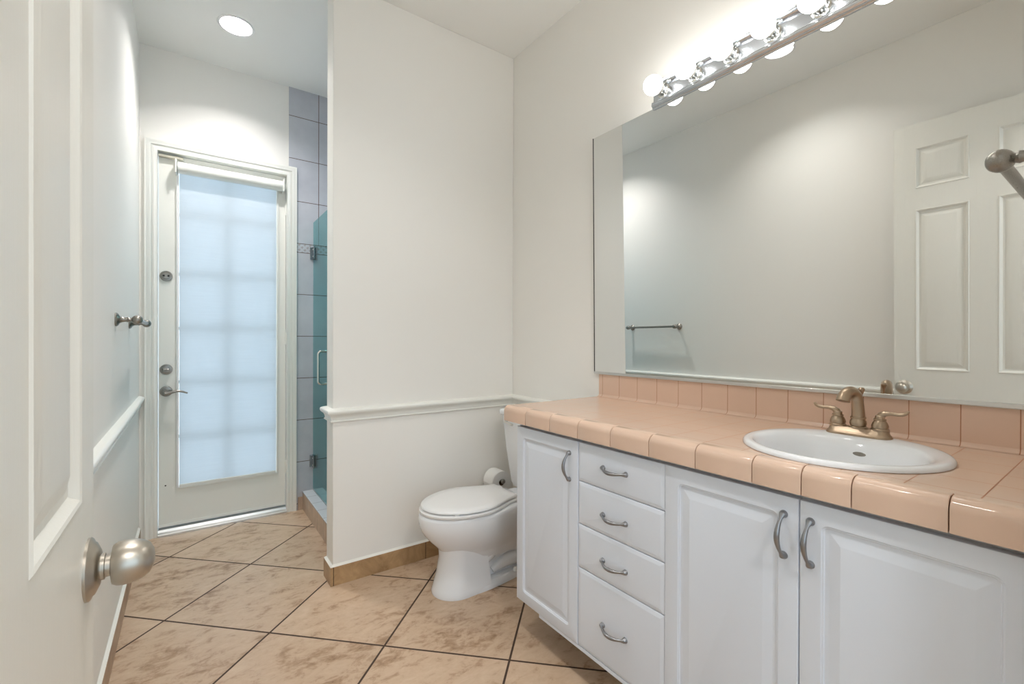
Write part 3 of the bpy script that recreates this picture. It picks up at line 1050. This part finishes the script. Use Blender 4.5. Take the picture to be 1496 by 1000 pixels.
# bullnose tiles along the front, real joints on a grout bed
gf = 0.9125
seams = [CEND, -0.9125, -1.0641, -1.2157, -1.3672, -1.5188, -1.6704, -1.8220, -1.9310, -2.0255, -2.1730, YR]
bull = [(CFRONT, CBOT)]
rr = 0.025
for k in range(9):
    a = PI / 2 * k / 8
    bull.append((CFRONT + rr - rr * math.cos(a), CTOP + 0.0012 - rr + rr * math.sin(a)))
bull += [(CFRONT + 0.040, CTOP + 0.0012), (CFRONT + 0.040, CTOP - 0.012), (CFRONT + 0.022, CTOP - 0.018), (CFRONT + 0.012, CTOP - 0.034), (CFRONT + 0.010, CBOT)]
mb = MB()
for a, b in zip(seams[:-1], seams[1:]):
    g0 = 0.0 if a == CEND else 0.0011
    g1 = 0.0 if b == YR else 0.0011
    rg = []
    for y, inset in ((a - g0, 0.0012), (a - g0 - 0.0015, 0), (b + g1 + 0.0015, 0), (b + g1, 0.0012)):
        rg.append([(x + inset * 0.8, y, z - (inset if z > CTOP - 0.01 else 0)) for x, z in bull])
    mb.rings(rg)
obj('edge_tile_row', mb, 'peach', ct, ang=40)
obj('grout_bed', MB().box(CFRONT + 0.014, CFRONT + 0.0403, YR + 0.001, CEND - 0.002, CBOT + 0.001, CTOP - 0.016), 'grout', ct, smooth=False)
obj('backsplash', MB().box(-0.008, -0.0005, YR, CEND, CTOP + 0.0005, 1.0667), 'peach_splash', ct, bevel=0.001)
# small cove at the foot of the backsplash
mb = MB()
cv = [(-0.008, CTOP + 0.0003), (-0.008, CTOP + 0.012), (-0.011, CTOP + 0.006), (-0.016, CTOP + 0.0023), (-0.024, CTOP + 0.0005)]
mb.rings([[(x, y, z) for x, z in cv] for y in (CEND - 0.001, YR)])
obj('cove', mb, 'peach_splash', ct, ang=60)

# ================================================================== sink
snk = thing('sink', 'oval white drop-in sink set in the peach countertop', 'sink', (SCX, SCY, CTOP), -0.05)


def ell(a, b, z, n=64, dx=0.0):
    return [(dx + a * math.cos(2 * PI * k / n), b * math.sin(2 * PI * k / n), z) for k in range(n)]


mb = MB()
# faucet ledge at the back: the bowl is shifted towards the front
rings = [ell(SA - 0.03, SB - 0.03, -0.006), ell(SA, SB, 0.0012), ell(SA + 0.0005, SB + 0.0005, 0.006), ell(SA - 0.004, SB - 0.004, 0.0115), ell(SA - 0.011, SB - 0.011, 0.0135), ell(SA - 0.020, SB - 0.020, 0.0125, dx=-0.001),
         ell(SA - 0.048, SB - 0.030, 0.0112, dx=-0.020), ell(SA - 0.060, SB - 0.038, 0.002, dx=-0.027), ell(SA - 0.068, SB - 0.047, -0.020, dx=-0.029), ell(SA - 0.076, SB - 0.056, -0.050, dx=-0.029),
         ell(SA - 0.090, SB - 0.075, -0.085, dx=-0.027), ell(SA - 0.120, SB - 0.105, -0.115, dx=-0.016), ell(0.050, 0.060, -0.130), ell(0.020, 0.020, -0.134)]
mb.rings(rings, False, True)
obj('basin', mb, 'porcelain', snk, ang=70)
xo = SA - 0.0705 - 0.029
obj('overflow_hole', MB().lathe([(0.010, 0), (0.0085, 0.0018)], (0, 0, 0), (-1, 0, 0.12), 24), 'nickel', snk, loc=(xo + 0.0002, 0.0, -0.030)).scale = (1, 1.7, 0.6)
obj('drain', MB().lathe([(0.024, 0), (0.024, 0.003), (0.018, 0.004), (0.016, 0.001)], (0, 0, -0.134), (0, 0, 1), 28), 'chrome', snk)

# ================================================================== faucet
FX, FY, FZ = -0.135, -1.8960, CTOP + 0.0118
fc = thing('faucet', 'champagne nickel two-handle faucet standing on the back rim of the sink', 'faucet', (FX, FY, FZ))


def stadium(hx, hy, z, n=12):
    """rounded bar outline, long axis along y"""
    pts = []
    for k in range(n + 1):
        a = PI * k / n
        pts.append((hx * math.cos(a), hy - hx + hx * math.sin(a), z))
    for k in range(n + 1):
        a = PI + PI * k / n
        pts.append((hx * math.cos(a), -(hy - hx) + hx * math.sin(a), z))
    return pts


mb = MB()
mb.rings([stadium(0.029, 0.079, 0.0), stadium(0.029, 0.079, 0.004), stadium(0.026, 0.076, 0.009), stadium(0.023, 0.073, 0.011), stadium(0.021, 0.071, 0.020), stadium(0.019, 0.069, 0.022), stadium(0.015, 0.064, 0.023)])
obj('base_plate', mb, 'champagne', fc, ang=50)
mb = MB()
mb.lathe([(0.022, 0.020), (0.022, 0.024), (0.018, 0.027), (0.0205, 0.034), (0.0195, 0.041), (0.0168, 0.046), (0.0168, 0.048), (0.0188, 0.0485), (0.0188, 0.0525), (0.0168, 0.053)], n=32)
pts, rad = [], []
for k in range(19):
    q = k / 18
    if q < 0.35:
        u = q / 0.35
        pts.append((0.0 - 0.004 * u * u, 0, 0.052 + 0.040 * u)); rad.append(0.0162 - 0.0012 * u)
    else:
        u = (q - 0.35) / 0.65
        a = PI * 0.92 * u
        pts.append((-0.004 - 0.032 * (1 - math.cos(a)), 0, 0.092 + 0.035 * math.sin(a))); rad.append(0.0150 - 0.0005 * u + 0.006 * max(0, u - 0.6))
mb.tube(pts, rad, 24, up=(0, 1, 0))
obj('spout', mb, 'champagne', fc, ang=50, rot=(0, 0, -0.25))
for s in (1, -1):
    hn = obj('handle', MB().lathe([(0.0215, 0.020), (0.0215, 0.025), (0.0185, 0.028), (0.020, 0.034), (0.017, 0.043), (0.0125, 0.050), (0.0145, 0.0505), (0.0145, 0.0535), (0.0115, 0.054), (0.0108, 0.062), (0.004, 0.067)], (0, s * 0.0505, 0), (0, 0, 1), 28), 'champagne', fc)
    pts = [(0, s * (0.0505), 0.056), (0, s * 0.0535, 0.064), (0, s * 0.062, 0.0695), (0, s * 0.075, 0.0710), (0, s * 0.090, 0.0700), (0, s * 0.100, 0.0710), (0, s * 0.108, 0.0755), (0, s * 0.113, 0.0815)]
    obj('lever', MB().tube(pts, [0.0095, 0.0095, 0.0075, 0.0052, 0.0046, 0.0048, 0.0046, 0.0028], 16), 'champagne', hn, ang=60)
obj('lift_rod', MB().lathe([(0.003, 0.022), (0.003, 0.116), (0.0045, 0.118), (0.008, 0.128), (0.0085, 0.131), (0.006, 0.135), (0.002, 0.136)], (0.0235, 0, 0), (0, 0, 1), 18), 'champagne', fc)

# ================================================================== wall mirror (leans forward a little at the top)
MZ0, MZ1, MY0 = 1.0672, 2.2600, -0.7375
mir = thing('wall_mirror', 'wide frameless mirror above the peach backsplash', 'mirror', (-0.0140, 0, MZ0 + 0.004))
mo = obj('mirror_glass', MB().box(0.0, 0.005, YB + 0.004, MY0, 0.0, MZ1 - MZ0), 'mirror', mir, rot=(0, -0.013, 0), smooth=False)
mb = MB()
mb.box(-0.0045, -0.0012, YB + 0.004, MY0, -0.0035, 0.0085).box(-0.0012, 0.0135, YB + 0.004, MY0, -0.0035, -0.0006)
obj('bottom_channel', mb, 'aluminium', mir, bevel=0.001)
obj('edge_strip', MB().box(-0.002, 0.0050, MY0 + 0.0004, MY0 + 0.003, 0.0, MZ1 - MZ0), 'dark', mir, rot=(0, -0.013, 0), smooth=False)

# ================================================================== vanity light bar with six globes
LY0, LY1 = -1.1000, -1.965
LZ = 2.316
vl = thing('vanity_light', 'chrome bar of round white globe bulbs above the mirror', 'vanity light', (0, 0, LZ))
# fluted profile: (outwards, height)
half = [(0.0, .060), (.006, .060), (.008, .057), (.012, .057), (.014, .060), (.020, .060), (.022, .057), (.026, .057), (.028, .060), (.034, .060),
        (.038, .057), (.040, .054), (.039, .052), (.042, .050), (.046, .047), (.048, .043), (.047, .040), (.044, .0385), (.046, .036), (.046, .033), (.042, .030), (.035, .029), (.030, .027)]
prof = [(d, -h) for d, h in half] + [(d, h) for d, h in reversed(half)]
mb = MB()
mb.rings([[(-d, y, h) for d, h in prof] for y in (LY0 - 0.008, LY1 + 0.008)])
mb.rings([[(-d * s, y, h * s2) for d, h in prof] for y, s, s2 in ((LY0, 0.80, 0.93), (LY0 - 0.003, 0.95, 0.98), (LY0 - 0.0079, 0.99, 0.995))])
mb.rings([[(-d * s, y, h * s2) for d, h in prof] for y, s, s2 in ((LY1 + 0.0079, 0.99, 0.995), (LY1 + 0.003, 0.95, 0.98), (LY1, 0.80, 0.93))])
obj('back_plate', mb, 'bar_chrome', vl, ang=25)
BX = -0.102
sock0 = bulb0 = None
for k in range(6):
    y = -1.1560 - 0.1505 * k
    if sock0 is None:
        sock0 = obj('socket', MB().lathe([(0.030, 0.0), (0.030, 0.004), (0.025, 0.006), (0.023, 0.010), (0.0235, 0.020), (0.026, 0.022), (0.026, 0.032), (0.020, 0.034), (0.014, 0.034)], (0, 0, 0), (-1, 0, 0), 32), 'chrome', vl)
        bulb0 = obj('bulb', MB().lathe([(0.0345, -0.0190), (0.0375, -0.012), (0.0395, -0.003), (0.0395, 0.006), (0.036, 0.017), (0.029, 0.027), (0.020, 0.0345), (0.010, 0.0385), (0.002, 0.0395)], (0, 0, 0), (-1, 0, 0), 32), 'bulb', vl, ang=80)
        back0 = obj('unlit_globe_back', MB().lathe([(0.013, -0.045), (0.016, -0.040), (0.024, -0.032), (0.031, -0.0245), (0.0345, -0.0191)], (0, 0, 0), (-1, 0, 0), 32), 'white_plastic', bulb0, ang=80)  # rear of the globe left unlit to weaken the halo on the wall
        s_, b_ = sock0, bulb0
    else:
        s_, b_ = sock0.copy(), bulb0.copy()
        COL.objects.link(s_); COL.objects.link(b_)
        s_.parent = vl; b_.parent = vl
        n_ = back0.copy(); COL.objects.link(n_); n_.parent = b_
    s_.location = (-0.030, y, 0.005)
    b_.location = (BX, y, 0.005)
tag(bulb0, 'white lit globe bulb')
